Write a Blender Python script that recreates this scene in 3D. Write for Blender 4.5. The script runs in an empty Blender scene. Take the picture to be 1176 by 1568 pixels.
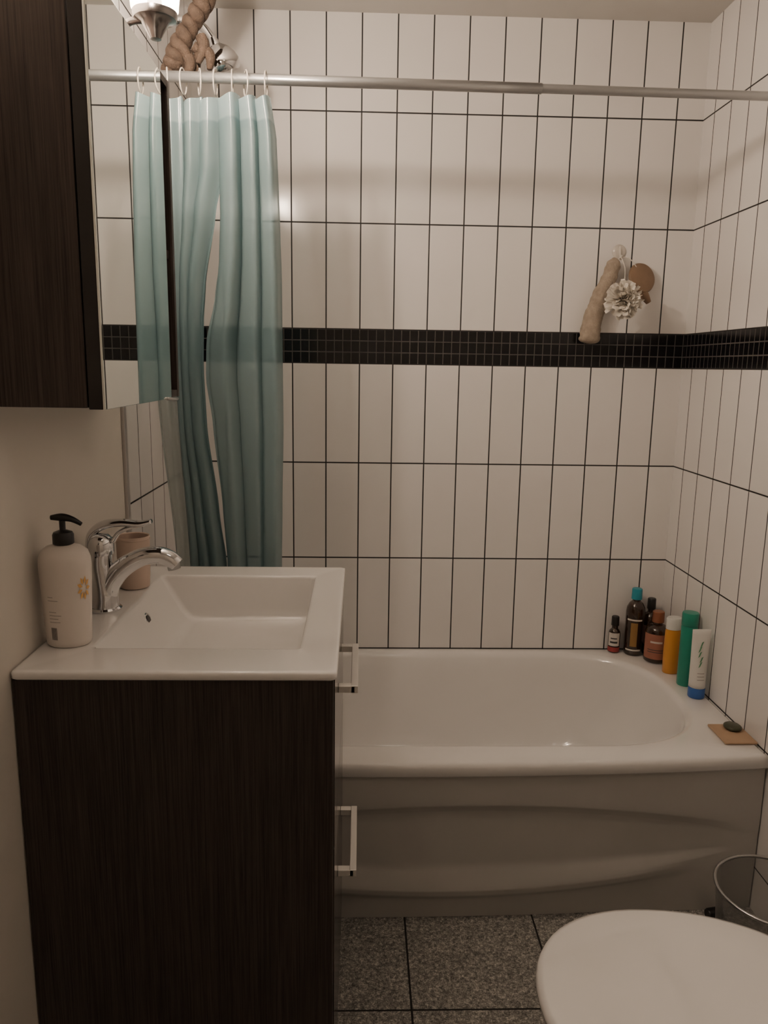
import bpy, bmesh, math, random
from mathutils import Vector, Matrix, noise
random.seed(7)
scene=bpy.context.scene
COL=scene.collection

# ------------------------------------------------------------------ node helpers
class NG:
    def __init__(s,name):
        s.mat=bpy.data.materials.new(name); s.mat.use_nodes=True
        s.nt=s.mat.node_tree; s.nt.nodes.clear()
        s.out=s.nt.nodes.new('ShaderNodeOutputMaterial')
        s.b=s.nt.nodes.new('ShaderNodeBsdfPrincipled')
        s.nt.links.new(s.b.outputs[0],s.out.inputs[0])
    def n(s,t,**k):
        nd=s.nt.nodes.new(t)
        for a,v in k.items(): setattr(nd,a,v)
        return nd
    def put(s,inp,v):
        if hasattr(v,'is_output') : s.nt.links.new(v,inp)
        else:
            if isinstance(v,(tuple,list)) and len(v)==3 and inp.type=='RGBA': v=(*v,1)
            inp.default_value=v
    def m(s,op,a,b=0.0,c=None):
        nd=s.n('ShaderNodeMath',operation=op); s.put(nd.inputs[0],a); s.put(nd.inputs[1],b)
        if c is not None: s.put(nd.inputs[2],c)
        return nd.outputs[0]
    def mix(s,f,a,b):
        nd=s.n('ShaderNodeMix',data_type='RGBA'); s.put(nd.inputs[0],f); s.put(nd.inputs[6],a); s.put(nd.inputs[7],b)
        return nd.outputs[2]
    def fmix(s,f,a,b):
        return s.m('ADD',s.m('MULTIPLY',a,s.m('SUBTRACT',1.0,f)),s.m('MULTIPLY',b,f))
    def pos(s):
        g=s.n('ShaderNodeNewGeometry'); sp=s.n('ShaderNodeSeparateXYZ')
        s.nt.links.new(g.outputs['Position'],sp.inputs[0]); return g.outputs['Position'],sp.outputs
    def noise(s,vec,scale,detail=3,rough=.5,stretch=None):
        if stretch:
            mp=s.n('ShaderNodeMapping'); s.put(mp.inputs['Vector'],vec); mp.inputs['Scale'].default_value=stretch; vec=mp.outputs[0]
        nd=s.n('ShaderNodeTexNoise'); s.put(nd.inputs['Vector'],vec); nd.inputs['Scale'].default_value=scale
        nd.inputs['Detail'].default_value=detail; nd.inputs['Roughness'].default_value=rough
        return nd.outputs[0]
    def ramp(s,f,stops):
        nd=s.n('ShaderNodeValToRGB'); s.put(nd.inputs[0],f); cr=nd.color_ramp
        while len(cr.elements)<len(stops): cr.elements.new(.5)
        for e,(p,c) in zip(cr.elements,stops): e.position=p; e.color=(*c,1)
        return nd.outputs[0]
    def bump(s,h,strength=.3,dist=.01):
        nd=s.n('ShaderNodeBump'); nd.inputs['Strength'].default_value=strength; nd.inputs['Distance'].default_value=dist
        s.put(nd.inputs['Height'],h); s.nt.links.new(nd.outputs[0],s.b.inputs['Normal'])
    def set(s,**k):
        names={'color':'Base Color','rough':'Roughness','metal':'Metallic','spec':'Specular IOR Level','trans':'Transmission Weight','alpha':'Alpha','coat':'Coat Weight','emis':'Emission Color','emis_s':'Emission Strength','ior':'IOR','sss':'Subsurface Weight','coatr':'Coat Roughness'}
        for a,v in k.items(): s.put(s.b.inputs[names[a]],v)
        return s

def mat(name,color,rough=.4,metal=0.0,var=.06,vscale=6,bump=0,bscale=80,**k):
    g=NG(name); p,_=g.pos()
    f=g.noise(p,vscale)
    c2=tuple(max(0,c*(1-var*2.5)) for c in color)
    g.set(color=g.mix(f,c2,tuple(min(1,c*(1+var*.6)) for c in color)),rough=rough,metal=metal,**k)
    if bump: g.bump(g.noise(p,bscale,4),bump,.003)
    return g.mat

def line(g,u,off,pitch,w):
    f=g.m('FRACT',g.m('ADD',g.m('DIVIDE',g.m('SUBTRACT',u,off),pitch),.5))
    d=g.m('MULTIPLY',g.m('ABSOLUTE',g.m('SUBTRACT',f,.5)),pitch)
    mr=g.n('ShaderNodeMapRange'); g.put(mr.inputs[0],d); mr.inputs[1].default_value=w*.35; mr.inputs[2].default_value=w*.65
    mr.inputs[3].default_value=1; mr.inputs[4].default_value=0
    return mr.outputs[0]

def tile_mat(name,axis,off):
    g=NG(name); p,xyz=g.pos(); u=xyz[axis]; z=xyz[2]
    up=g.m('GREATER_THAN',z,1.49)
    zo=g.fmix(up,.84,1.54)
    v=g.m('SUBTRACT',z,zo)
    l1=line(g,u,off,.1003,.0040); l2=line(g,v,0,.3,.0042)
    lm=g.m('MAXIMUM',l1,l2)
    band=g.m('MULTIPLY',g.m('GREATER_THAN',z,1.4412),g.m('LESS_THAN',z,1.5388))
    m1=line(g,u,off,.02508,.0024); m2=line(g,z,1.44,.0333,.0026)
    mm=g.m('MAXIMUM',m1,m2)
    idn=g.n('ShaderNodeTexWhiteNoise',noise_dimensions='2D')
    cb=g.n('ShaderNodeCombineXYZ'); g.put(cb.inputs[0],g.m('FLOOR',g.m('DIVIDE',g.m('SUBTRACT',u,off),.1003))); g.put(cb.inputs[1],g.m('FLOOR',g.m('DIVIDE',v,.3)))
    g.put(idn.inputs['Vector'],cb.outputs[0])
    white=g.mix(idn.outputs[0],(.80,.78,.765),(.84,.82,.805))
    c1=g.mix(lm,white,(.008,.008,.009))
    c2=g.mix(mm,(.006,.006,.008),(.075,.07,.065))
    col=g.mix(band,c1,c2)
    msk=g.fmix(band,lm,mm)
    wav=g.noise(p,7,1)
    g.set(color=col,rough=g.fmix(msk,.15,.7),spec=.5)
    g.bump(g.m('ADD',g.m('SUBTRACT',1.0,msk),g.m('MULTIPLY',wav,.6)),.25,.002)
    return g.mat

# ------------------------------------------------------------------ materials
M={}
M['tile_back']=tile_mat('glazed_tile_back',0,-.0782)
M['tile_right']=tile_mat('glazed_tile_right',1,-.0737)
M['tile_left']=tile_mat('glazed_tile_left',1,-.058)
M['paint']=mat('painted_plaster',(.72,.68,.62),.55,var=.03,bump=.08,bscale=120)
M['ceil']=mat('ceiling_paint',(.62,.60,.57),.45,var=.03)
def floor_mat():
    g=NG('granite_tile'); p,xyz=g.pos()
    l=g.m('MAXIMUM',line(g,xyz[0],-.859,.309,.0045),line(g,xyz[1],-.990,.309,.0045))
    n1=g.noise(p,150,4,.7); n2=g.noise(p,330,2,.6)
    c=g.ramp(g.m('ADD',g.m('MULTIPLY',n1,.65),g.m('MULTIPLY',n2,.35)),[(.36,(.05,.05,.048)),(.45,(.19,.187,.175)),(.54,(.38,.37,.35)),(.63,(.80,.78,.73))])
    g.set(color=g.mix(l,c,(.015,.015,.015)),rough=g.fmix(l,.35,.8))
    g.bump(g.m('SUBTRACT',g.m('MULTIPLY',n1,.1),l),.2,.002)
    return g.mat
M['floor']=floor_mat()
def wood(name,c0,c1,rough=.5):
    g=NG(name); p,_=g.pos()
    n1=g.noise(p,1,4,.7,stretch=(460,460,7.0)); n2=g.noise(p,1,3,.5,stretch=(60,60,1.4))
    f=g.m('ADD',g.m('MULTIPLY',n1,.85),g.m('MULTIPLY',n2,.15))
    g.set(color=g.ramp(f,[(.34,c0),(.66,c1)]),rough=rough,spec=.35); g.bump(n1,.12,.001)
    return g.mat
M['wood']=wood('espresso_wood',(.014,.011,.010),(.066,.051,.045))
M['wood_cab']=wood('espresso_wood_cabinet',(.021,.015,.014),(.080,.060,.052))
M['black']=mat('black_plastic',(.012,.012,.013),.3)
M['darkgap']=mat('dark_cabinet_interior',(.02,.016,.015),.6)
M['ceramic']=mat('white_ceramic',(.85,.835,.825),.09,var=.01,coat=.5)
M['enamel']=mat('tub_enamel',(.83,.815,.80),.11,var=.012,coat=.5)
M['apron']=mat('tub_apron_shaded',(.56,.545,.52),.22,var=.02,coat=.3)  # weaker light on the apron, put into a greyer base colour
M['chrome']=mat('chrome',(.72,.72,.73),.07,1.0,var=.02)
M['satin']=mat('satin_chrome',(.86,.84,.81),.30,.8,var=.02)
M['steel']=mat('brushed_steel',(.50,.50,.50),.28,1.0,var=.04)
M['alu']=mat('anodised_rod',(.45,.46,.47),.33,.85,var=.04)
M['mirror']=mat('mirror_glass',(.78,.82,.80),.012,1.0,var=.0)
M['edgewhite']=mat('silver_profile',(.50,.48,.47),.35,.3)
def curtain_mat(name,ca,cb,ct,transl,transp,tint):
    g=NG(name); p,xyz=g.pos()
    mr=g.n('ShaderNodeMapRange'); g.put(mr.inputs[0],xyz[2]); mr.inputs[1].default_value=1.930; mr.inputs[2].default_value=1.935
    base=g.mix(g.noise(p,5),ca,cb)
    col=g.mix(mr.outputs[0],base,ct)
    g.set(color=col,rough=.20,spec=.7)
    tr=g.n('ShaderNodeBsdfTranslucent'); g.put(tr.inputs[0],col)
    tp=g.n('ShaderNodeBsdfTransparent'); g.put(tp.inputs[0],tint)
    m1=g.n('ShaderNodeMixShader'); m1.inputs[0].default_value=transl; m2=g.n('ShaderNodeMixShader'); m2.inputs[0].default_value=transp
    L=g.nt.links; L.new(g.b.outputs[0],m1.inputs[1]); L.new(tr.outputs[0],m1.inputs[2]); L.new(m1.outputs[0],m2.inputs[1]); L.new(tp.outputs[0],m2.inputs[2]); L.new(m2.outputs[0],g.out.inputs[0])
    return g.mat
M['curtain']=curtain_mat('teal_vinyl',(.205,.315,.340),(.250,.360,.385),(.34,.47,.50),.36,.20,(.68,.81,.84))
M['liner']=curtain_mat('clear_liner_vinyl',(.30,.36,.36),(.34,.40,.40),(.4,.5,.5),.40,.38,(.85,.9,.88))
def emis(name,c,s):
    g=NG(name); p,_=g.pos(); g.set(color=(.9,.88,.85),rough=.3,emis=g.mix(g.noise(p,20),c,tuple(x*.96 for x in c)),emis_s=s); return g.mat
WARM=(1,.80,.63)
M['bulb']=emis('glowing_bulb',WARM,2700)
M['bulb2']=emis('dim_glowing_bulb',WARM,1300)
M['fillgl']=emis('fill_lamp_glass',(1,.85,.70),5)  # glow of the added fill lamp
def shade_mat():
    g=NG('frosted_glass_shade'); p,_=g.pos(); g.set(color=(.95,.92,.88),rough=.3,emis=g.mix(g.noise(p,20),WARM,tuple(x*.97 for x in WARM)),emis_s=6)
    tp=g.n('ShaderNodeBsdfTransparent'); mx_=g.n('ShaderNodeMixShader'); mx_.inputs[0].default_value=.65
    g.nt.links.new(g.b.outputs[0],mx_.inputs[1]); g.nt.links.new(tp.outputs[0],mx_.inputs[2]); g.nt.links.new(mx_.outputs[0],g.out.inputs[0]); return g.mat
M['shade']=shade_mat()

# ------------------------------------------------------------------ mesh helpers
def obj(name,bm,mats,smooth=False,bevel=0,seg=3,sub=0,angle=35):
    me=bpy.data.meshes.new(name); bmesh.ops.recalc_face_normals(bm,faces=bm.faces); bm.to_mesh(me); bm.free()
    if not isinstance(mats,(list,tuple)): mats=[mats]
    for m in mats: me.materials.append(m)
    o=bpy.data.objects.new(name,me); COL.objects.link(o)
    if smooth or bevel:
        for p in me.polygons: p.use_smooth=True
    if bevel:
        b=o.modifiers.new('bevel','BEVEL'); b.width=bevel; b.segments=seg; b.limit_method='ANGLE'; b.angle_limit=math.radians(angle); b.harden_normals=True
    if sub:
        s=o.modifiers.new('sub','SUBSURF'); s.levels=sub; s.render_levels=sub
    return o
def group(name,parts,loc=(0,0,0)):
    e=bpy.data.objects.new(name,None); e.location=loc; e.empty_display_size=.05; COL.objects.link(e)
    for o in parts:
        o.parent=e; o.matrix_parent_inverse=Matrix.Translation(-Vector(loc))
    return e
def addbox(bm,x0,x1,y0,y1,z0,z1,mi=0):
    v=[bm.verts.new(c) for c in [(x0,y0,z0),(x1,y0,z0),(x1,y1,z0),(x0,y1,z0),(x0,y0,z1),(x1,y0,z1),(x1,y1,z1),(x0,y1,z1)]]
    for f in [(0,3,2,1),(4,5,6,7),(0,1,5,4),(1,2,6,5),(2,3,7,6),(3,0,4,7)]:
        fc=bm.faces.new([v[i] for i in f]); fc.material_index=mi
def box(name,x0,x1,y0,y1,z0,z1,m,bevel=0):
    bm=bmesh.new(); addbox(bm,x0,x1,y0,y1,z0,z1); return obj(name,bm,m,bevel=bevel)
def loft(name,rings,m,cap0=True,cap1=True,smooth=True,closed=True,bevel=0,sub=0,mi=None):
    bm=bmesh.new(); R=[[bm.verts.new(p) for p in r] for r in rings]; n=len(R[0])
    for i in range(len(R)-1):
        for j in range(n if closed else n-1):
            f=bm.faces.new([R[i][j],R[i][(j+1)%n],R[i+1][(j+1)%n],R[i+1][j]])
            if mi: f.material_index=mi(i)
    if closed and cap0: bm.faces.new(R[0]).material_index=mi(0) if mi else 0
    if closed and cap1: bm.faces.new(R[-1]).material_index=mi(len(R)-2) if mi else 0
    return obj(name,bm,m,smooth=smooth,bevel=bevel,sub=sub)
def lathe(name,prof,c,m,seg=48,sx=1,sy=1,axis=None,mi=None,cap0=True,cap1=True):
    rings=[]
    q=Vector((0,0,1)).rotation_difference(Vector(axis)) if axis else None
    for r,z in prof:
        ring=[]
        for i in range(seg):
            a=2*math.pi*i/seg; v=Vector((max(r,1e-5)*sx*math.cos(a),max(r,1e-5)*sy*math.sin(a),z))
            if q: v=q@v
            ring.append(v+Vector(c))
        rings.append(ring)
    o=loft(name,rings,m,mi=mi,cap0=cap0,cap1=cap1)
    es=o.modifiers.new('es','EDGE_SPLIT'); es.split_angle=math.radians(40)
    return o
def catmull(pts,n=8):
    P=[Vector(p) for p in pts]; out=[]
    for i in range(len(P)-1):
        p0=P[max(i-1,0)];p1=P[i];p2=P[i+1];p3=P[min(i+2,len(P)-1)]
        for k in range(n):
            t=k/n; out.append(.5*((2*p1)+(p2-p0)*t+(2*p0-5*p1+4*p2-p3)*t*t+(3*p1-p0-3*p2+p3)*t**3))
    out.append(P[-1]); return out
def tube(name,pts,rad,m,seg=16,n=8,flat=(1,1),smoothpath=True,closed=False,up=None):
    if smoothpath:
        R=[Vector((r,0,0)) for r in (rad if isinstance(rad,(list,tuple)) else [rad]*len(pts))]
        R=[v.x for v in catmull(R,n)]; P=catmull(pts,n)
    else: P=[Vector(p) for p in pts]; R=rad if isinstance(rad,(list,tuple)) else [rad]*len(P)
    rings=[]; T0=(P[1]-P[0]).normalized(); N=Vector(up) if up else (Vector((0,0,1)) if abs(T0.z)<.9 else Vector((1,0,0)))
    for i,p in enumerate(P):
        T=(P[min(i+1,len(P)-1)]-P[max(i-1,0)]).normalized(); N=(N-T*N.dot(T)).normalized(); B=T.cross(N)
        rings.append([p+R[i]*(math.cos(a)*N*flat[0]+math.sin(a)*B*flat[1]) for a in [2*math.pi*k/seg for k in range(seg)]])
    return loft(name,rings,m)
def ribbon(bm,fn,nu,nv,mi=0):
    V=[[bm.verts.new(fn(i/nu,j/nv)) for j in range(nv+1)] for i in range(nu+1)]
    for i in range(nu):
        for j in range(nv):
            f=bm.faces.new([V[i][j],V[i+1][j],V[i+1][j+1],V[i][j+1]]); f.material_index=mi
def interp(tab,z):
    tab=sorted(tab)
    if z<=tab[0][0]: return tab[0][1]
    for (a,b),(c,d) in zip(tab,tab[1:]):
        if z<=c:
            t=(z-a)/(c-a); t=t*t*(3-2*t)*.5+t*.5; return b+(d-b)*t
    return tab[-1][1]
def resize(parts,k,pivot):   # scale an item about its own base
    pv=Vector(pivot)
    for o in parts:
        for v in o.data.vertices: v.co=pv+(v.co-pv)*k

# ------------------------------------------------------------------ room shell
FZ=.13; XL=-1.460; CZ=2.395; YB=-2.95
box('floor',XL-.1,.1,YB-.1,.1,FZ-.1,FZ,M['floor'])
box('ceiling',XL-.1,.1,YB-.1,.1,CZ,CZ+.1,M['ceil'])
box('wall_back',XL-.1,.1,0,.1,FZ,CZ,M['tile_back'])
box('wall_right',0,.1,YB-.1,0,FZ,CZ,M['tile_right'])
bm=bmesh.new(); addbox(bm,XL-.1,XL,YB,-.762,FZ,CZ,0); addbox(bm,XL-.1,XL,-.762,0,FZ,CZ,1)
obj('wall_left',bm,[M['paint'],M['tile_left']])
box('trim_1',XL,XL+.007,-.778,-.760,FZ,CZ,M['edgewhite'],.002)
box('wall_front',XL-.1,.1,YB-.1,YB,FZ,CZ,M['paint'])

# ------------------------------------------------------------------ bathtub
ZT=.543; X0,X1=XL+.003,-.003
def yf(x): return -.742+.038*((x+.9)/.9)**2
cx,cy=-.73,-.345
def inner(off,z,endx=0.0):
    pts=[]; a=.326-off-endx; b=.306-off; L=.32; P_=2.0/2.6
    def sp(c): return math.copysign(abs(c)**P_,c)
    for k in range(41):
        t=-math.pi/2+math.pi*k/40; pts.append((cx+L+a*sp(math.cos(t)) if 0<k<40 else cx+L,cy+b*sp(math.sin(t)),z))
    for k in range(1,12): pts.append((cx+L-2*L*k/12,cy+b,z))
    for k in range(41):
        t=math.pi/2+math.pi*k/40; pts.append((cx-L+a*sp(math.cos(t)) if 0<k<40 else cx-L,cy+b*sp(math.sin(t)),z))
    for k in range(1,12): pts.append((cx-L+2*L*k/12,cy-b,z))
    return pts
base=inner(0,ZT)
def outer(ins,z):
    r=[]
    for (x,y,_) in base:
        dx,dy=x-cx,y-cy; s=1e9
        if dx>1e-9: s=min(s,(X1-cx)/dx)
        if dx<-1e-9: s=min(s,(X0-cx)/dx)
        if dy>1e-9: s=min(s,(-.003-cy)/dy)
        if dy<-1e-9: s=min(s,(-.742-cy)/dy)
        r.append([cx+dx*s,cy+dy*s])
    for c in ((X0,-.742),(X1,-.742),(X0,-.003),(X1,-.003)):
        j=min(range(len(r)),key=lambda i:(r[i][0]-c[0])**2+(r[i][1]-c[1])**2); r[j]=list(c)
    out=[]
    for x,y in r:
        if y<-.5:
            t=min(1,(-.5-y)/.242); y=-.5-(-.5-yf(x))*t
        x2=min(max(x,X0+ins),X1-ins); y2=max(y,yf(x)+ins) if y<-.4 else min(y,-.003-ins)
        out.append((x2,y2,z))
    return out
rings=[outer(.012,ZT-.035),outer(.003,ZT-.035),outer(0,ZT-.030),outer(0,ZT-.012),outer(.003,ZT-.004),outer(.010,ZT),
       inner(-.008,ZT),inner(-.001,ZT-.0015),inner(.006,ZT-.007),inner(.011,ZT-.018),inner(.018,ZT-.06),inner(.035,ZT-.16,.02),inner(.055,ZT-.25,.06),inner(.075,ZT-.29,.10),inner(.11,ZT-.315,.14),inner(.16,ZT-.325,.12),inner(.25,ZT-.327,.04)]
tub=loft('basin',rings,M['enamel'],cap0=False)
def apron(u,v):
    x=X0+(X1-X0)*u
    zt=.428-.156*(x+.72)**2; zl=min(.212+.150*(x+.75)**2,zt-.085)
    gp=zt-zl
    zs=[ZT-.034,zt+.016,zt+.005,zt-.006,zt-.016,zl+gp*.5,zl+gp*.27,zl+.012,zl+.002,zl-.012,zl-.03,(zl+FZ)/2-.01,FZ+.001]
    D=.010*max(0,1-((x+.76)/.68)**4)**.5
    k=max(0,min(1,(-.12-x)/.22)); k=k*k*(3-2*k)
    ys=[.010,.008,.0085,.009+D*.6,.010+D,.010+D*.8,.010+D*.8,.010-.006*k,.010-.008*k,.010-.005*k,.010+.008*k,.012+.009*k,.014+.009*k]
    t=v*(len(zs)-1); i=min(int(t),len(zs)-2); f=t-i
    return (x,yf(x)+ys[i]*(1-f)+ys[i+1]*f,zs[i]*(1-f)+zs[i+1]*f)
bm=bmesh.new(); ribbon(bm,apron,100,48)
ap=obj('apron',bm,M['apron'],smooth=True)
dr=lathe('overflow_cover',[(0,.0),(.032,.0),(.034,.006),(.028,.012),(0,.014)],(XL+.115,-.345,.45),M['chrome'],axis=(1,0,.2))
group('bathtub',[tub,ap,dr],(cx,cy,FZ))

# ------------------------------------------------------------------ vanity + sink
vx0,vx1,vy0,vy1=XL+.003,-1.0105,-1.331,-.7645
VT=.9975
parts=[]
bm=bmesh.new()
addbox(bm,vx0,vx1,vy0,vy0+.016,FZ+.001,VT); addbox(bm,vx0,vx1,vy1-.016,vy1,FZ+.001,VT)
addbox(bm,vx0,vx0+.014,vy0+.016,vy1-.016,FZ+.08,.90); addbox(bm,vx0+.014,vx1-.02,vy0+.016,vy1-.016,FZ+.08,FZ+.096)
addbox(bm,vx1-.05,vx1-.034,vy0+.016,vy1-.016,FZ+.001,FZ+.08)
parts.append(obj('carcass',bm,M['wood'],bevel=.0012))
M['drawer']=wood('drawer_front_wood',(.016,.012,.010),(.07,.055,.046),.14)
for n,(z0,z1) in {'drawer_front_lower':(FZ+.09,.722),'drawer_front_upper':(.726,.9955)}.items():
    parts.append(box(n,vx1-.018,vx1+.002,vy0+.0165,vy1-.0165,z0,z1,M['drawer'],.0015))
for n,hz in (('handle_upper',.904),('handle_lower',.562)):
    bm=bmesh.new(); hx0,hx1=vx1+.002,-.9755; ya,yb=-1.150,-.950
    addbox(bm,hx0,hx1-.005,ya,ya+.014,hz-.006,hz+.006); addbox(bm,hx0,hx1-.005,yb-.014,yb,hz-.006,hz+.006); addbox(bm,hx1-.012,hx1,ya,yb,hz-.0065,hz+.0065)
    parts.append(obj(n,bm,M['satin'],bevel=.001))
group('vanity_cabinet',parts,(-1.235,-1.05,FZ))
def rrect(x0,x1,y0,y1,r,z,n=6):
    pts=[]
    for (ccx,ccy,a0) in ((x1-r,y1-r,0),(x0+r,y1-r,90),(x0+r,y0+r,180),(x1-r,y0+r,270)):
        for k in range(n+1):
            a=math.radians(a0+90*k/n); pts.append((ccx+r*math.cos(a),ccy+r*math.sin(a),z))
    return pts
ST=1.011
sx0,sx1,sy0,sy1=XL+.002,-1.005,-1.336,-.760
def brect(i,z,slope=0):
    return rrect(-1.3748+i+slope,-1.0643-i,-1.242+i,-.834-i,.010+i*.3,z)
bz=.922
rings=[rrect(sx0+.02,sx1-.02,sy0+.02,sy1-.02,.006,VT+.0005),rrect(sx0+.003,sx1-.003,sy0+.003,sy1-.003,.007,VT+.0005),rrect(sx0,sx1,sy0,sy1,.008,VT+.003),rrect(sx0,sx1,sy0,sy1,.008,ST-.003),rrect(sx0+.0015,sx1-.0015,sy0+.0015,sy1-.0015,.008,ST-.0005),rrect(sx0+.005,sx1-.005,sy0+.005,sy1-.005,.008,ST+.0004),
 rrect(sx0+.010,sx1-.010,sy0+.010,sy1-.010,.008,ST),
 brect(-.005,ST),brect(-.0015,ST-.0004),brect(.0005,ST-.002),brect(.0015,ST-.006),brect(.008,bz+.022,.030),brect(.011,bz+.009,.038),brect(.017,bz+.002,.042),brect(.027,bz,.046),brect(.065,bz-.002,.046)]
basin=loft('basin_top',rings,M['ceramic'],cap0=False)
OV=(-1.3585,-1.008,.975)
ov=lathe('overflow_ring',[(.0,.0005),(.008,.0005),(.0094,.0025),(.012,.003),(.0135,.0015),(.0135,-.0015)],OV,M['chrome'],axis=(1,0,.40))
ovh=lathe('overflow_hole',[(.0,.0034),(.0082,.0034),(.0082,.0002)],OV,M['black'],axis=(1,0,.40))
drn=lathe('drain',[(0,.004),(.016,.004),(.020,.002),(.025,.001),(.025,-.002)],(-1.22,-1.170,bz),M['chrome'])
group('bathroom_sink',[basin,ov,ovh,drn],(-1.235,-1.05,ST))

# ------------------------------------------------------------------ faucet
fx,fy,fz=-1.416,-1.057,ST+.0005
q=fz-.870
parts=[lathe('base_flange',[(0,0),(.036,0),(.037,.004),(.033,.008),(.0,.008)],(fx,fy,.870+q),M['chrome'])]
parts.append(tube('body',[(fx,fy,.876+q),(fx+.002,fy,.90+q),(fx-.002,fy,.94+q),(fx-.006,fy,.975+q),(fx-.004,fy,1.005+q)],[.032,.029,.027,.027,.027],M['chrome'],seg=32))
parts.append(tube('spout',[(fx+.004,fy,.895+q),(fx+.012,fy,.93+q),(fx+.042,fy,.966+q),(fx+.085,fy,.992+q),(fx+.125,fy,.998+q),(fx+.150,fy,.990+q),(fx+.166,fy,.976+q)],[.026,.025,.0225,.0205,.0195,.019,.018],M['chrome'],seg=28))
parts.append(tube('aerator',[(fx+.156,fy,.984+q),(fx+.160,fy,.966+q)],.0145,M['steel'],seg=20,n=2))
parts.append(lathe('cartridge_dome',[(.0275,0),(.029,.006),(.029,.022),(.026,.036),(.018,.045),(0,.048)],(fx-.003,fy,1.000+q),M['chrome'],cap0=False))
parts.append(tube('lever',[(fx-.030,fy,1.010+q),(fx-.022,fy,1.045+q),(fx+.005,fy,1.066+q),(fx+.045,fy,1.072+q),(fx+.085,fy,1.070+q),(fx+.112,fy,1.076+q)],[.014,.020,.023,.019,.016,.011],M['chrome'],seg=24,flat=(.45,1.0),up=(0,0,1)))
parts.append(tube('lever_arch',[(fx+.025,fy,1.030+q),(fx+.040,fy,1.050+q),(fx+.068,fy,1.063+q),(fx+.1,fy,1.069+q)],[.010,.009,.008,.005],M['chrome'],seg=16,flat=(.6,1.4)))
resize(parts,.76,(fx,fy,fz))
group('bathroom_faucet',parts,(fx,fy,fz))

# ------------------------------------------------------------------ soap dispenser
M['lotion']=mat('lotion_bottle_plastic',(.76,.70,.65),.35,var=.02)
M['orange']=mat('orange_print',(.80,.47,.16),.5)
M['ink']=mat('dark_print',(.05,.05,.05),.5)
M['inkgrey']=mat('grey_print',(.38,.35,.33),.5)
dx,dy,dz=-1.4165,-1.222,ST+.0005
prof=[(.0,0),(.040,0),(.0435,.003),(.0455,.012),(.047,.06),(.0505,.13),(.052,.165),(.051,.182),(.046,.196),(.034,.205),(.020,.209),(.0165,.211),(.0165,.213)]
parts=[lathe('bottle',prof,(dx,dy,dz),M['lotion'],sy=.8,seg=64)]
parts.append(lathe('collar',[(0,0),(.018,0),(.0205,.002),(.0205,.020),(.018,.025),(.008,.029),(.006,.029),(.006,.048),(.0,.048)],(dx,dy,dz+.209),M['black']))
parts.append(tube('nozzle',[(dx-.022,dy,dz+.263),(dx,dy,dz+.264),(dx+.020,dy,dz+.260),(dx+.038,dy,dz+.250)],[.005,.008,.006,.004],M['black'],seg=14))
def rad(z):
    return interp([(z0,r) for r,z0 in prof[2:9]],z)
def patch(bm,a0,a1,z0,z1,c,rf,sy=1,mi=0,n=6,o=.0006,nz=3):
    ribbon(bm,lambda u,v:(c[0]+(rf(z0+(z1-z0)*v)+o)*math.cos(a0+(a1-a0)*u),c[1]+(rf(z0+(z1-z0)*v)+o)*sy*math.sin(a0+(a1-a0)*u),c[2]+z0+(z1-z0)*v),n,nz,mi)
bm=bmesh.new(); c=(dx,dy,dz)
for k in range(10):
    a=-2.05+.027*k; patch(bm,a,a+(.010 if k%3 else .018),.018,.044,c,rad,.8,1,n=1)
for k,(z,w) in enumerate([(.055,.5),(.062,.42),(.069,.55),(.076,.35),(.10,.45),(.107,.25)]):
    patch(bm,-2.1,-2.1+w,z,z+.0014,c,rad,.8,2,n=6)
for k in range(9):
    th=2*math.pi*k/9
    a,z=-.56+.32*math.cos(th),.124+.026*math.sin(th)
    a0,z0=-.56+.09*math.cos(th),.124+.008*math.sin(th)
    pa,pz=-.06*math.sin(th),.0046*math.cos(th)
    am,zm=(a+a0)/2,(z+z0)/2
    P=[(a0,z0),(am+pa,zm+pz),(a,z),(am-pa,zm-pz)]
    f=bm.faces.new([bm.verts.new((dx+(rad(t[1])+.0016)*math.cos(t[0]),dy+.8*(rad(t[1])+.0016)*math.sin(t[0]),dz+t[1])) for t in P]); f.material_index=0
parts.append(obj('label_print',bm,[M['orange'],M['ink'],M['inkgrey']]))
resize(parts,.74,(dx,dy,dz))
group('soap_dispenser',parts,(dx,dy,dz))

M['tumbler']=mat('beige_tumbler',(.60,.47,.39),.4)
tc=(-1.405,-.918,ST+.0005)
parts=[lathe('cup',[(0,0),(.033,0),(.037,.003),(.039,.03),(.0405,.08),(.041,.132),(.0405,.134),(.0385,.132),(.037,.08),(.035,.008),(0,.006)],tc,M['tumbler']),
   tube('rim_band',[(tc[0]+.0415*math.cos(a),tc[1]+.0415*math.sin(a),tc[2]+.126) for a in [i*math.pi/12 for i in range(25)]],.0012,M['tumbler'],seg=8,smoothpath=False)]
resize(parts,.75,tc); group('bathroom_tumbler',parts,tc)
rc=(-1.437,-1.125,ST+.0005)
parts=[lathe('cup',[(0,0),(.015,0),(.016,.003),(.015,.085),(.0165,.088),(.0145,.087),(.0135,.01),(0,.01)],rc,M['chrome'],seg=32),
  tube('brush_stem',[(rc[0],rc[1],rc[2]+.012),(rc[0]+.006,rc[1],rc[2]+.09),(rc[0]+.008,rc[1],rc[2]+.125)],.003,M['lotion'],seg=10)]
group('toothbrush_holder',parts,rc)

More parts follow.
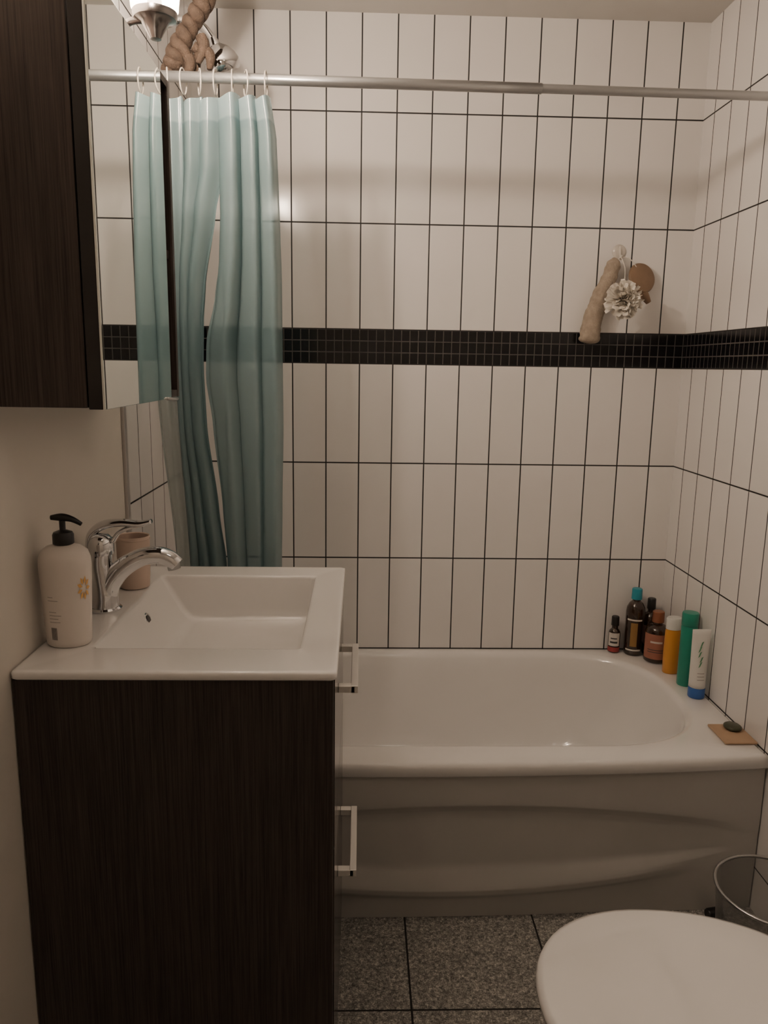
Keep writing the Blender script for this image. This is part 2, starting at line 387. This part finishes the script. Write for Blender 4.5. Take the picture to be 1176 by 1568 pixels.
# ------------------------------------------------------------------ mirror cabinet
mx=-1.31; my0,my1=-1.325,-.972; mz0,mz1=1.374,1.905
parts=[]
bm=bmesh.new()
cx0,cx1=XL+.003,mx-.024
yE=-.915
addbox(bm,cx0,cx1,my0,my0+.016,mz0,mz1); addbox(bm,cx0,cx1,yE-.010,yE,mz0,mz1)
addbox(bm,cx0,cx1,my0+.016,yE-.010,mz0,mz0+.014); addbox(bm,cx0,cx1,my0+.016,yE-.010,mz1-.014,mz1)
addbox(bm,cx0,cx0+.010,my0+.016,yE-.010,mz0+.014,mz1-.014); addbox(bm,cx0+.01,cx1,my1,my1+.012,mz0+.014,mz1-.014)
parts.append(obj('carcass',bm,M['wood_cab'],bevel=.001))
zz=1.62
bm=bmesh.new(); addbox(bm,cx0+.01,cx1+.018,my1+.012,yE-.010,zz-.007,zz+.007)
parts.append(obj('shelf',bm,M['wood_cab']))
bm=bmesh.new(); addbox(bm,cx1+.0005,mx+.001,yE-.012,yE,mz0,mz1); addbox(bm,cx1+.0005,mx,my1+.006,yE-.012,mz0,mz0+.012);addbox(bm,cx1+.0005,mx,my1+.006,yE-.012,mz1-.012,mz1)
parts.append(obj('side_frame',bm,M['wood_cab']))
parts.append(box('door_back',cx1+.002,mx-.004,my0,my1+.004,mz0-.002,mz1,M['darkgap'],.001))
parts.append(box('mirror_pane',mx-.0038,mx,my0,my1+.004,mz0-.002,mz1,M['mirror'],.0008))
parts.append(tube('door_pull',[(mx+.001,my1-.03,mz0-.001),(mx+.008,my1-.005,mz0-.003),(mx+.006,my1+.02,mz0-.003)],.003,M['steel'],seg=10))
group('mirror_cabinet',parts,(mx,-1.15,mz0))
M['bronze']=mat('satin_nickel',(.30,.285,.28),.22,1.0)
for i,ly in enumerate((-.955,-1.23)):
    lx=-1.318; lz=1.985
    parts=[lathe('shade',[(.032,.012),(.038,.016),(.041,.05),(.043,.10),(.045,.145),(.046,.150),(.043,.149),(.040,.10),(.034,.03)],(lx,ly,lz),M['shade'],cap0=False,cap1=False),
     lathe('bulb',[(0,.050),(.008,.052),(.014,.060),(.0165,.072),(.014,.084),(.008,.091),(0,.093)],(lx,ly,lz),M['bulb' if i==0 else 'bulb2'],seg=24),
     lathe('socket',[(.012,.014),(.012,.050),(0,.051)],(lx,ly,lz),M['steel'],seg=24,cap0=False)]
    parts.append(lathe('holder',[(0,-.030),(.009,-.029),(.015,-.018),(.022,-.005),(.034,.0),(.036,.005),(.036,.011),(.031,.013),(0,.013)],(lx,ly,lz),M['bronze']))
    parts.append(tube('arm',[(lx-.022,ly,lz),(lx-.045,ly,lz-.006),(lx-.062,ly,lz-.03),(lx-.064,ly,mz1+.001)],.006,M['bronze'],seg=14))
    parts.append(lathe('mount',[(0,0),(.018,0),(.018,.005),(.010,.009),(0,.009)],(lx-.064,ly,mz1+.0005),M['bronze']))
    group('wall_sconce',parts,(lx,ly,lz))

# ------------------------------------------------------------------ rod, rings, curtain, shower
RY=-.60; rz=lambda x:2.018-.006*(x+1.2)
parts=[tube('rod',[(XL+.004,RY,rz(XL)),(-.8,RY,rz(-.8)),(-.004,RY,rz(0))],.0092,M['alu'],seg=24,n=4),
 lathe('flange_wall_left',[(0,0),(.024,0),(.024,.006),(.015,.014),(.0,.014)],(XL+.001,RY,rz(XL)),M['alu'],axis=(1,0,0)),
 lathe('flange_wall_right',[(0,0),(.024,0),(.024,.006),(.015,.014),(.0,.014)],(-.001,RY,rz(0)),M['alu'],axis=(-1,0,0))]
parts.append(tube('sleeve',[(XL+.004,RY,rz(XL)),(-.60,RY,rz(-.60))],.0108,M['alu'],seg=24,n=2))
group('shower_curtain_rod',parts,(-.8,RY,2.02))
Rl=[(.60,-1.276),(.977,-1.285),(1.102,-1.294),(1.298,-1.312),(1.40,-1.325),(1.48,-1.322),(1.58,-1.300),(1.66,-1.288),(1.748,-1.282),(1.932,-1.280),(1.99,-1.280)]
Rr=[(.60,-1.162),(.977,-1.160),(1.102,-1.157),(1.3,-1.152),(1.6,-1.152),(1.748,-1.155),(1.9,-1.160),(1.99,-1.172)]
Ll=[(.60,-1.362),(.977,-1.372),(1.35,-1.388),(1.6,-1.395),(1.99,-1.395)]
Lr=[(.60,-1.276),(.977,-1.284),(1.102,-1.300),(1.298,-1.326),(1.42,-1.330),(1.52,-1.326),(1.598,-1.318),(1.748,-1.290),(1.85,-1.266),(1.98,-1.262)]
Wl=[(.60,-1.39),(.977,-1.410),(1.35,-1.440),(1.6,-1.440),(1.99,-1.440)]
Wr=[(.60,-1.36),(.977,-1.366),(1.35,-1.385),(1.6,-1.39),(1.99,-1.390)]
def sheet(El,Er,folds,amp,ph,zt,zb,seed,dy=0,skew=.6,pull=1.0):
    def f(u,v):
        z=zt+(zb-zt)*v
        if v<.04: z+=-.012*abs(math.sin(folds*math.pi*u+ph*.5))*(1-v/.04)
        a=interp(El,z); b=interp(Er,z)
        env=math.sin(math.pi*u)
        uu=u+(.025*math.sin(2*math.pi*u*2+seed+.6*v)+.010*math.sin(9*u+1.2*v+seed))*env
        x=a+(b-a)*uu
        # only the free edge swings sideways: the folds further in hang plumb
        a0=El[-2][1] if pull else a
        if pull: x-=(a-a0)*(1-u)*u*1.2
        am=amp*(.8+.25*math.sin(1.1*v+seed+5*u))
        th=2*math.pi*folds*u+ph+.15*math.sin(2.0*v+seed)
        w=math.sin(th)+.24*math.sin(2*th+seed)+.14*math.sin(3*th+seed)
        w2=.07*math.sin(2*math.pi*folds*3.3*u+seed*2+1.5*v)*v
        y=RY+dy+am*(w+w2)
        x+=am*skew*math.cos(th+.3)*env**.3 if 0<u<1 else 0
        return (x,y,z)
    return f
bm=bmesh.new(); ribbon(bm,sheet(Rl,Rr,3.2,.033,.4,1.985,.60,1.3,-.008,.65,1),180,70)
s1=obj('right_drape',bm,M['curtain'],smooth=True)
bm=bmesh.new(); ribbon(bm,sheet(Ll,Lr,3.3,.029,2.1,1.985,.60,4.1,.014,.6,0),160,70)
s2=obj('left_drape',bm,M['curtain'],smooth=True)
bm=bmesh.new(); ribbon(bm,sheet(Wl,Wr,1.4,.016,1.0,1.985,.60,2.2,.030,.4,0),60,60)
s3=obj('liner_drape',bm,M['liner'],smooth=True)
M['ring']=mat('clear_ring_plastic',(.55,.50,.44),.2,var=.02)
parts=[s1,s2,s3]
for i,x in enumerate((-1.425,-1.385,-1.352,-1.318,-1.285,-1.250,-1.222,-1.180)):
    tl=random.uniform(-.35,.35)
    pts=[(x+.023*math.cos(a)*math.sin(tl),RY+.021*math.cos(a),rz(x)-.009+.025*math.sin(a)) for a in [k*math.pi/14 for k in range(29)]]
    parts.append(tube('ring_%d'%(i+1),pts,.0016,M['ring'],seg=8,smoothpath=False))
group('shower_curtain',parts,(-1.3,RY,1.99))
hx,hy,hz=-1.306,-.38,2.118
parts=[lathe('head',[(0,-.016),(.034,-.016),(.041,-.008),(.043,.004),(.039,.018),(.028,.034),(.014,.044),(.010,.060),(0,.060)],(hx,hy,hz),M['chrome'],axis=(-.35,-.25,.88)),
 tube('arm',[(hx-.02,hy-.004,hz+.052),(hx-.05,hy,hz+.085),(-1.40,hy,hz+.095),(XL+.004,hy,hz+.08)],.010,M['chrome'],seg=16),
 lathe('escutcheon',[(0,0),(.030,0),(.028,.006),(.014,.014),(0,.014)],(XL+.001,hy,hz+.08),M['chrome'],axis=(1,0,0))]
group('shower_head',parts,(hx,hy,hz))
M['rope']=mat('jute_rope',(.115,.078,.056),.9,var=.3,vscale=60,bump=.8,bscale=300)
parts=[]
ry=-.485
A=[Vector(p) for p in catmull([(-1.295,ry,2.392),(-1.305,ry,2.33),(-1.310,ry,2.27),(-1.325,ry,2.21),(-1.355,ry,2.165),(-1.385,ry,2.115),(-1.398,ry,2.075)],16)]
for s in range(3):
    pts=[]
    for i,p in enumerate(A):
        a=i*.30+s*2*math.pi/3; r=.0135*(1+.2*noise.noise(p*30))
        pts.append(p+Vector((r*math.cos(a),r*math.sin(a),r*.4*math.sin(a+1))))
    parts.append(tube('strand_%d'%(s+1),pts,[.0135*(1+.25*noise.noise(p*60+Vector((s,0,0)))) for p in pts],M['rope'],seg=12,smoothpath=False))
for k in range(11):
    p=Vector((-1.370+random.uniform(-.03,.040),ry+random.uniform(-.02,.01),2.12+random.uniform(-.03,.02)))
    e=p+Vector((random.uniform(-.02,.03),random.uniform(-.01,.01),random.uniform(-.06,-.03)))
    parts.append(tube('tuft_%d'%(k+1),[p,(p+e)/2+Vector((.010,0,.006)),e],[.012,.012,.006],M['rope'],seg=8))
group('hanging_jute_rope',parts,(-1.34,ry,2.2))

# ------------------------------------------------------------------ bottles on the tub ledge
Z=ZT+.0008
M['amber']=mat('amber_glass',(.035,.017,.010),.12,coat=.5)
M['blackcap']=mat('black_cap',(.015,.014,.014),.35)
M['turq']=mat('turquoise_cap',(.03,.33,.42),.35)
M['copper']=mat('copper_cap',(.32,.13,.07),.35,.4)
M['labelw']=mat('white_label',(.68,.64,.60),.5)
M['labelr']=mat('red_label',(.32,.05,.05),.5)
M['labelb']=mat('copper_label',(.36,.15,.10),.5)
M['labelp']=mat('mauve_label',(.36,.22,.21),.5)
M['labelg']=mat('gold_label',(.30,.17,.05),.5)
M['orangeb']=mat('orange_bottle',(.70,.31,.06),.3)
M['green']=mat('green_bottle',(.02,.27,.19),.3)
M['whiteb']=mat('white_tube_plastic',(.78,.77,.74),.35)
M['blue']=mat('blue_cap',(.04,.13,.42),.35)
M['leaf']=mat('leaf_print',(.10,.30,.16),.5)
CAMD=-1.95
def bottle(name,x,y,r,h,neck,cap_r,cap_h,body,cap,labels,sy=1):
    hb=h-cap_h-neck
    prof=[(0,0),(r*.9,0),(r,.004),(r,hb*.80),(r*.93,hb*.88),(r*.7,hb*.96),(cap_r*.8,hb),(cap_r*.8,hb+neck)]
    P=[lathe('body',prof,(x,y,Z),body,seg=40,sy=sy)]
    z=hb+neck
    P.append(lathe('cap',[(0,z),(cap_r,z),(cap_r*1.02,z+.002),(cap_r*.98,h-.002),(cap_r*.85,h),(0,h)],(x,y,Z),cap,seg=32))
    for k,(z0,z1,m,w) in enumerate(labels):
        bm=bmesh.new(); patch(bm,CAMD-w,CAMD+w,hb*z0,hb*z1,(x,y,Z),lambda q:r,sy,0,n=16,o=.0007+.0004*k,nz=1)
        P.append(obj('label_%d'%(k+1),bm,m,smooth=True))
    return group(name,P,(x,y,Z))
bottle('serum_bottle',-.157,-.030,.0185,.118,.010,.012,.030,M['amber'],M['blackcap'],[(.30,.85,M['labelw'],1.0),(.05,.25,M['labelr'],1.2),(.42,.50,M['ink'],.6),(.6,.65,M['ink'],.5)])
bottle('shampoo_bottle',-.100,-.046,.0295,.215,.006,.016,.034,M['amber'],M['turq'],[(.18,.62,M['labelg'],.35),(.66,.69,M['labelw'],.8),(.10,.13,M['labelw'],.8)])
bottle('conditioner_bottle',-.047,-.036,.0250,.180,.010,.013,.034,M['amber'],M['blackcap'],[(.25,.70,M['labelp'],1.1)])
bottle('amber_lotion_bottle',-.050,-.105,.0360,.160,.006,.018,.034,M['amber'],M['copper'],[(.12,.78,M['labelb'],1.2),(.55,.60,M['labelw'],.5),(.30,.32,M['ink'],.7),(.36,.38,M['ink'],.7)])
x,y=-.040,-.200
group('shower_gel_bottle',[lathe('body',[(0,0),(.022,0),(.024,.003),(.025,.06),(.024,.13),(.022,.136)],(x,y,Z),M['orangeb'],sy=.8),
 lathe('cap',[(.0215,.136),(.0235,.137),(.0235,.168),(.020,.172),(0,.173)],(x,y,Z),M['whiteb'],sy=.8,cap0=False)],(x,y,Z))
x,y=-.033,-.288
group('hairspray_can',[lathe('body',[(0,0),(.0215,0),(.0225,.003),(.0225,.175),(.0215,.178)],(x,y,Z),M['green']),
 lathe('cap',[(.0222,.179),(.0230,.180),(.0230,.212),(.0215,.216),(0,.217)],(x,y,Z),M['green'],cap0=False)],(x,y,Z))
x,y=-.036,-.372
rings=[]
for k in range(12):
    t=k/11; z=Z+.030+.165*t; rx=.022+.004*t; ry_=.021*(1-t)**.8+.0016
    rings.append([(x+rx*math.cos(a),y+ry_*math.sin(a),z) for a in [2*math.pi*i/32 for i in range(32)]])
bm=bmesh.new()
for k in range(5):
    a=-1.75+.12*math.sin(k*1.9); z=.09+.014*k
    pts=[(a-.20,z),(a,z+.004),(a+.24,z+.018),(a+.02,z+.015)]
    f=bm.faces.new([bm.verts.new((x+.0245*math.cos(t[0]),y-.001+(.021*(1-(t[1]-.03)/.165)**.8+.0022)*math.sin(t[0])-.0015,Z+t[1])) for t in pts])
bm2=bmesh.new()
for k in range(3):
    z=.055+.009*k; ribbon(bm2,lambda u,v:(x+.0245*math.cos(-2.0+.8*u),y-.0012+(.021*(1-(z-.03)/.165)**.8+.0022)*math.sin(-2.0+.8*u),Z+z+.002*v),6,1)
group('hand_cream_tube',[loft('tube_body',rings,M['whiteb']),lathe('cap',[(0,0),(.0215,0),(.0225,.002),(.0225,.028),(.0215,.030),(0,.030)],(x,y,Z),M['blue']),obj('leaf_print',bm,M['leaf']),obj('text_print',bm2,M['inkgrey'])],(x,y,Z))
M['bamboo']=mat('bamboo_board',(.50,.34,.22),.5,var=.1,vscale=20)
M['soap']=mat('olive_soap',(.060,.065,.035),.35)
sb=box('board',-.084,-.004,-.652,-.552,Z,Z+.006,M['bamboo'],.002)
rings=[]
for s,z in ((.8,0),(1,.003),(1,.007),(.8,.010)): rings.append([(-.032+.021*s*math.cos(a),-.578+.024*s*math.sin(a),Z+.0065+z) for a in [2*math.pi*i/24 for i in range(24)]])
group('soap_board',[sb,loft('soap_bar',rings,M['soap'])],(-.045,-.6,Z))

# ------------------------------------------------------------------ sponges on the wall hook
M['loofah']=mat('loofah_fibre',(.47,.39,.31),.95,var=.2,vscale=70,bump=1.0,bscale=260)
M['pouf']=mat('cream_mesh',(.84,.79,.71),.7,var=.05)
M['brushwood']=mat('beech_wood',(.27,.175,.11),.5,var=.15,vscale=30)
M['bristle']=mat('bristles',(.24,.17,.11),.9,bump=1,bscale=400)
M['clear']=mat('clear_hook_plastic',(.66,.62,.57),.15,var=.02)
HX=-.218
parts=[lathe('suction_cup',[(0,.006),(.01,.007),(.018,.003),(.021,.0)],(HX,-.0015,1.775),M['clear'],axis=(0,-1,0)),
 tube('hook',[(HX,-.008,1.79),(HX,-.014,1.765),(HX,-.022,1.752),(HX,-.030,1.762)],.0035,M['clear'],seg=10)]
group('suction_hook',parts,(HX,-.01,1.775))
def loop(nm,pts,r=.0012,m='pouf'): return tube(nm,pts,r,M[m],seg=6)
lp=[(HX,-.024,1.757),(HX-.011,-.033,1.750),(HX-.019,-.036,1.738)]
P=catmull([(-.238,-.036,1.752),(-.252,-.036,1.70),(-.276,-.036,1.64),(-.294,-.036,1.575),(-.302,-.036,1.508)],14)
rr=[]
for i,p in enumerate(P):
    t=i/(len(P)-1); r=.0185+.012*t
    if t<.08: r*=.45+.55*t/.08
    if t>.93: r*=math.sqrt(max(.03,1-((t-.93)/.07)**2))
    rr.append(r)
o=tube('sponge_body',P,rr,M['loofah'],seg=24,smoothpath=False)
for v in o.data.vertices: v.co+=Vector((noise.noise(v.co*90),noise.noise(v.co*90+Vector((5,0,0)))*.5,0))*.0045
group('loofah_sponge',[o,loop('cord',lp)],(-.25,-.04,1.64))
bc=Vector((-.158,-.032,1.697))
parts=[lathe('head_back',[(0,.014),(.030,.013),(.042,.009),(.045,.003),(.042,-.002),(0,-.002)],bc,M['brushwood'],axis=(.30,-.9,.25)),
 lathe('bristle_pad',[(.037,-.002),(.038,-.006),(.036,-.009),(0,-.010)],bc,M['bristle'],axis=(.30,-.9,.25),cap0=False),
 tube('handle',[bc+Vector((-.005,0,-.02)),bc+Vector((.014,-.002,-.048)),bc+Vector((.028,0,-.068))],[.014,.013,.008],M['brushwood'],seg=14),
 loop('cord',[(HX,-.024,1.757),(-.196,-.034,1.752),(-.178,-.044,1.728)])]
group('bath_brush',parts,bc)
pc=Vector((-.234,-.122,1.628)); bm=bmesh.new()
for k in range(190):
    d=Vector((random.gauss(0,1),random.gauss(-.45,.8),random.gauss(0,1))).normalized()
    s=Vector((random.gauss(0,1),random.gauss(0,1),random.gauss(0,1))); s=(s-d*s.dot(d)).normalized(); nn=d.cross(s)
    w=random.uniform(.009,.015); L=random.uniform(.048,.060)*(1-.38*abs(d.y)); cu=random.uniform(-.014,.014)
    def pf(u,v,d=d,s=s,nn=nn,w=w,L=L,cu=cu):
        ww=w*(.35+.65*math.sin(math.pi*min(1,.12+u*.80)))
        return pc+d*(L*u)+nn*(cu*u*u*1.3)+s*((v-.5)*2*ww)+nn*(.35*ww*(abs(v-.5)*2)**2)
    ribbon(bm,pf,5,3)
o=obj('petals',bm,M['pouf'],smooth=True)
group('bath_pouf',[o,loop('cord',[(HX,-.024,1.757),(-.220,-.070,1.72),(-.230,-.105,1.67)])],pc)

# ------------------------------------------------------------------ toilet
def egg(cx_,cy_,ax,ay,z,n=56,p=2.15):
    pts=[]
    for i in range(n):
        a=2*math.pi*i/n; c,s=math.cos(a),math.sin(a)
        xx=cx_+ax*math.copysign(abs(c)**(2/p),c)*(1.0 if c<0 else 1.08); yy=cy_+ay*math.copysign(abs(s)**(2/p),s)*(1-.07*c)
        pts.append((xx,yy,z))
    return pts
tx,ty=-.490,-1.408; LZ=.55
parts=[loft('lid',[egg(tx,ty,.216,.180,LZ-.020),egg(tx,ty,.220,.184,LZ-.017),egg(tx,ty,.221,.185,LZ-.009),egg(tx,ty,.218,.182,LZ-.003),egg(tx,ty,.210,.174,LZ),egg(tx,ty,.15,.12,LZ+.002),egg(tx,ty,.05,.04,LZ+.003)],M['ceramic']),
 loft('seat',[egg(tx,ty,.208,.174,LZ-.040),egg(tx,ty,.214,.180,LZ-.037),egg(tx,ty,.214,.180,LZ-.026),egg(tx,ty,.210,.176,LZ-.0215)],M['ceramic']),
 loft('bowl',[egg(tx+.06,ty,.16,.115,FZ+.001),egg(tx+.06,ty,.155,.11,FZ+.03),egg(tx+.05,ty,.14,.10,FZ+.12),egg(tx+.04,ty,.155,.12,FZ+.20),egg(tx+.02,ty,.185,.15,FZ+.29),egg(tx+.01,ty,.198,.166,FZ+.34),egg(tx+.01,ty,.199,.168,LZ-.045),egg(tx+.01,ty,.193,.162,LZ-.0405)],M['ceramic']),
 box('tank',-.195,-.006,ty-.19,ty+.19,.49,.88,M['ceramic'],.02),box('tank_lid',-.20,-.004,ty-.197,ty+.197,.882,.91,M['ceramic'],.01),
 box('rear_foot',-.36,-.02,ty-.10,ty+.10,FZ+.001,.488,M['ceramic'],.03),
 lathe('flush_button',[(0,0),(.02,0),(.02,.004),(.017,.006),(0,.006)],(-.1,ty,.9102),M['chrome']),
 box('hinge',-.302,-.250,ty-.09,ty+.09,.492,LZ-.004,M['ceramic'],.005)]
group('toilet',parts,(tx,ty,FZ))

# ------------------------------------------------------------------ waste bin
def bin_mat():
    g=NG('smoked_mesh_metal'); g.set(color=(.26,.26,.25),rough=.35,metal=.5)
    p,xyz=g.pos(); h=g.noise(p,12)
    tp=g.n('ShaderNodeBsdfTransparent'); mx_=g.n('ShaderNodeMixShader'); g.put(mx_.inputs[0],g.m('ADD',g.m('MULTIPLY',h,.1),.45))
    g.nt.links.new(g.b.outputs[0],mx_.inputs[1]); g.nt.links.new(tp.outputs[0],mx_.inputs[2]); g.nt.links.new(mx_.outputs[0],g.out.inputs[0]); return g.mat
M['bin']=bin_mat()
bx,by=-.140,-1.010
parts=[lathe('bucket',[(.0,.002),(.085,.002),(.088,.006),(.109,.285)],(bx,by,FZ),M['bin'],cap1=False),
 tube('rim',[(bx+.111*math.cos(a),by+.111*math.sin(a),FZ+.287) for a in [k*math.pi/32 for k in range(65)]],.0035,M['steel'],seg=10,smoothpath=False),
 tube('base_ring',[(bx+.088*math.cos(a),by+.088*math.sin(a),FZ+.006) for a in [k*math.pi/32 for k in range(65)]],.004,M['steel'],seg=10,smoothpath=False)]
group('waste_bin',parts,(bx,by,FZ))
group('dark_floor_cylinder',[lathe('cylinder_body',[(0,0),(.012,0),(.014,.003),(.014,.034),(.011,.037),(0,.038)],(-.128,-.735,FZ+.015),M['black'],axis=(1,.2,0)),  # unidentified short dark cylinder lying at the tub base
  lathe('core',[(0,.038),(.006,.038),(.006,.045),(0,.045)],(-.128,-.735,FZ+.015),M['steel'],axis=(1,.2,0))],(-.12,-.73,FZ))

# ------------------------------------------------------------------ unseen lamp added behind the viewer as weak fill light
group('fill_lamp',[lathe('diffuser',[(0,-.06),(.08,-.055),(.12,-.03),(.13,-.004),(0,-.004)],(-.75,-1.95,CZ),M['fillgl']),
 lathe('ring',[(.131,-.010),(.138,-.010),(.138,-.001),(.131,-.001)],(-.75,-1.95,CZ),M['steel'],cap0=False,cap1=False)],(-.75,-1.95,CZ))

# ------------------------------------------------------------------ world + camera
w=bpy.data.worlds.new('world'); scene.world=w; w.use_nodes=True
w.node_tree.nodes['Background'].inputs[0].default_value=(.5,.45,.4,1); w.node_tree.nodes['Background'].inputs[1].default_value=.3
cam=bpy.data.cameras.new('camera'); co=bpy.data.objects.new('camera',cam); COL.objects.link(co)
yaw,pit,roll=.0317,-.188,.0153
f=Vector((math.sin(yaw)*math.cos(pit),math.cos(yaw)*math.cos(pit),math.sin(pit)))
r=Vector((math.cos(yaw),-math.sin(yaw),0)); u=r.cross(f)
r2=math.cos(roll)*r+math.sin(roll)*u; u2=-math.sin(roll)*r+math.cos(roll)*u
mw=Matrix((r2,u2,-f)).transposed().to_4x4(); mw.translation=Vector((-.975,-2.3526,1.4345)); co.matrix_world=mw
cam.sensor_fit='HORIZONTAL'; cam.sensor_width=36; cam.lens=36.03; cam.clip_start=.02
scene.camera=co
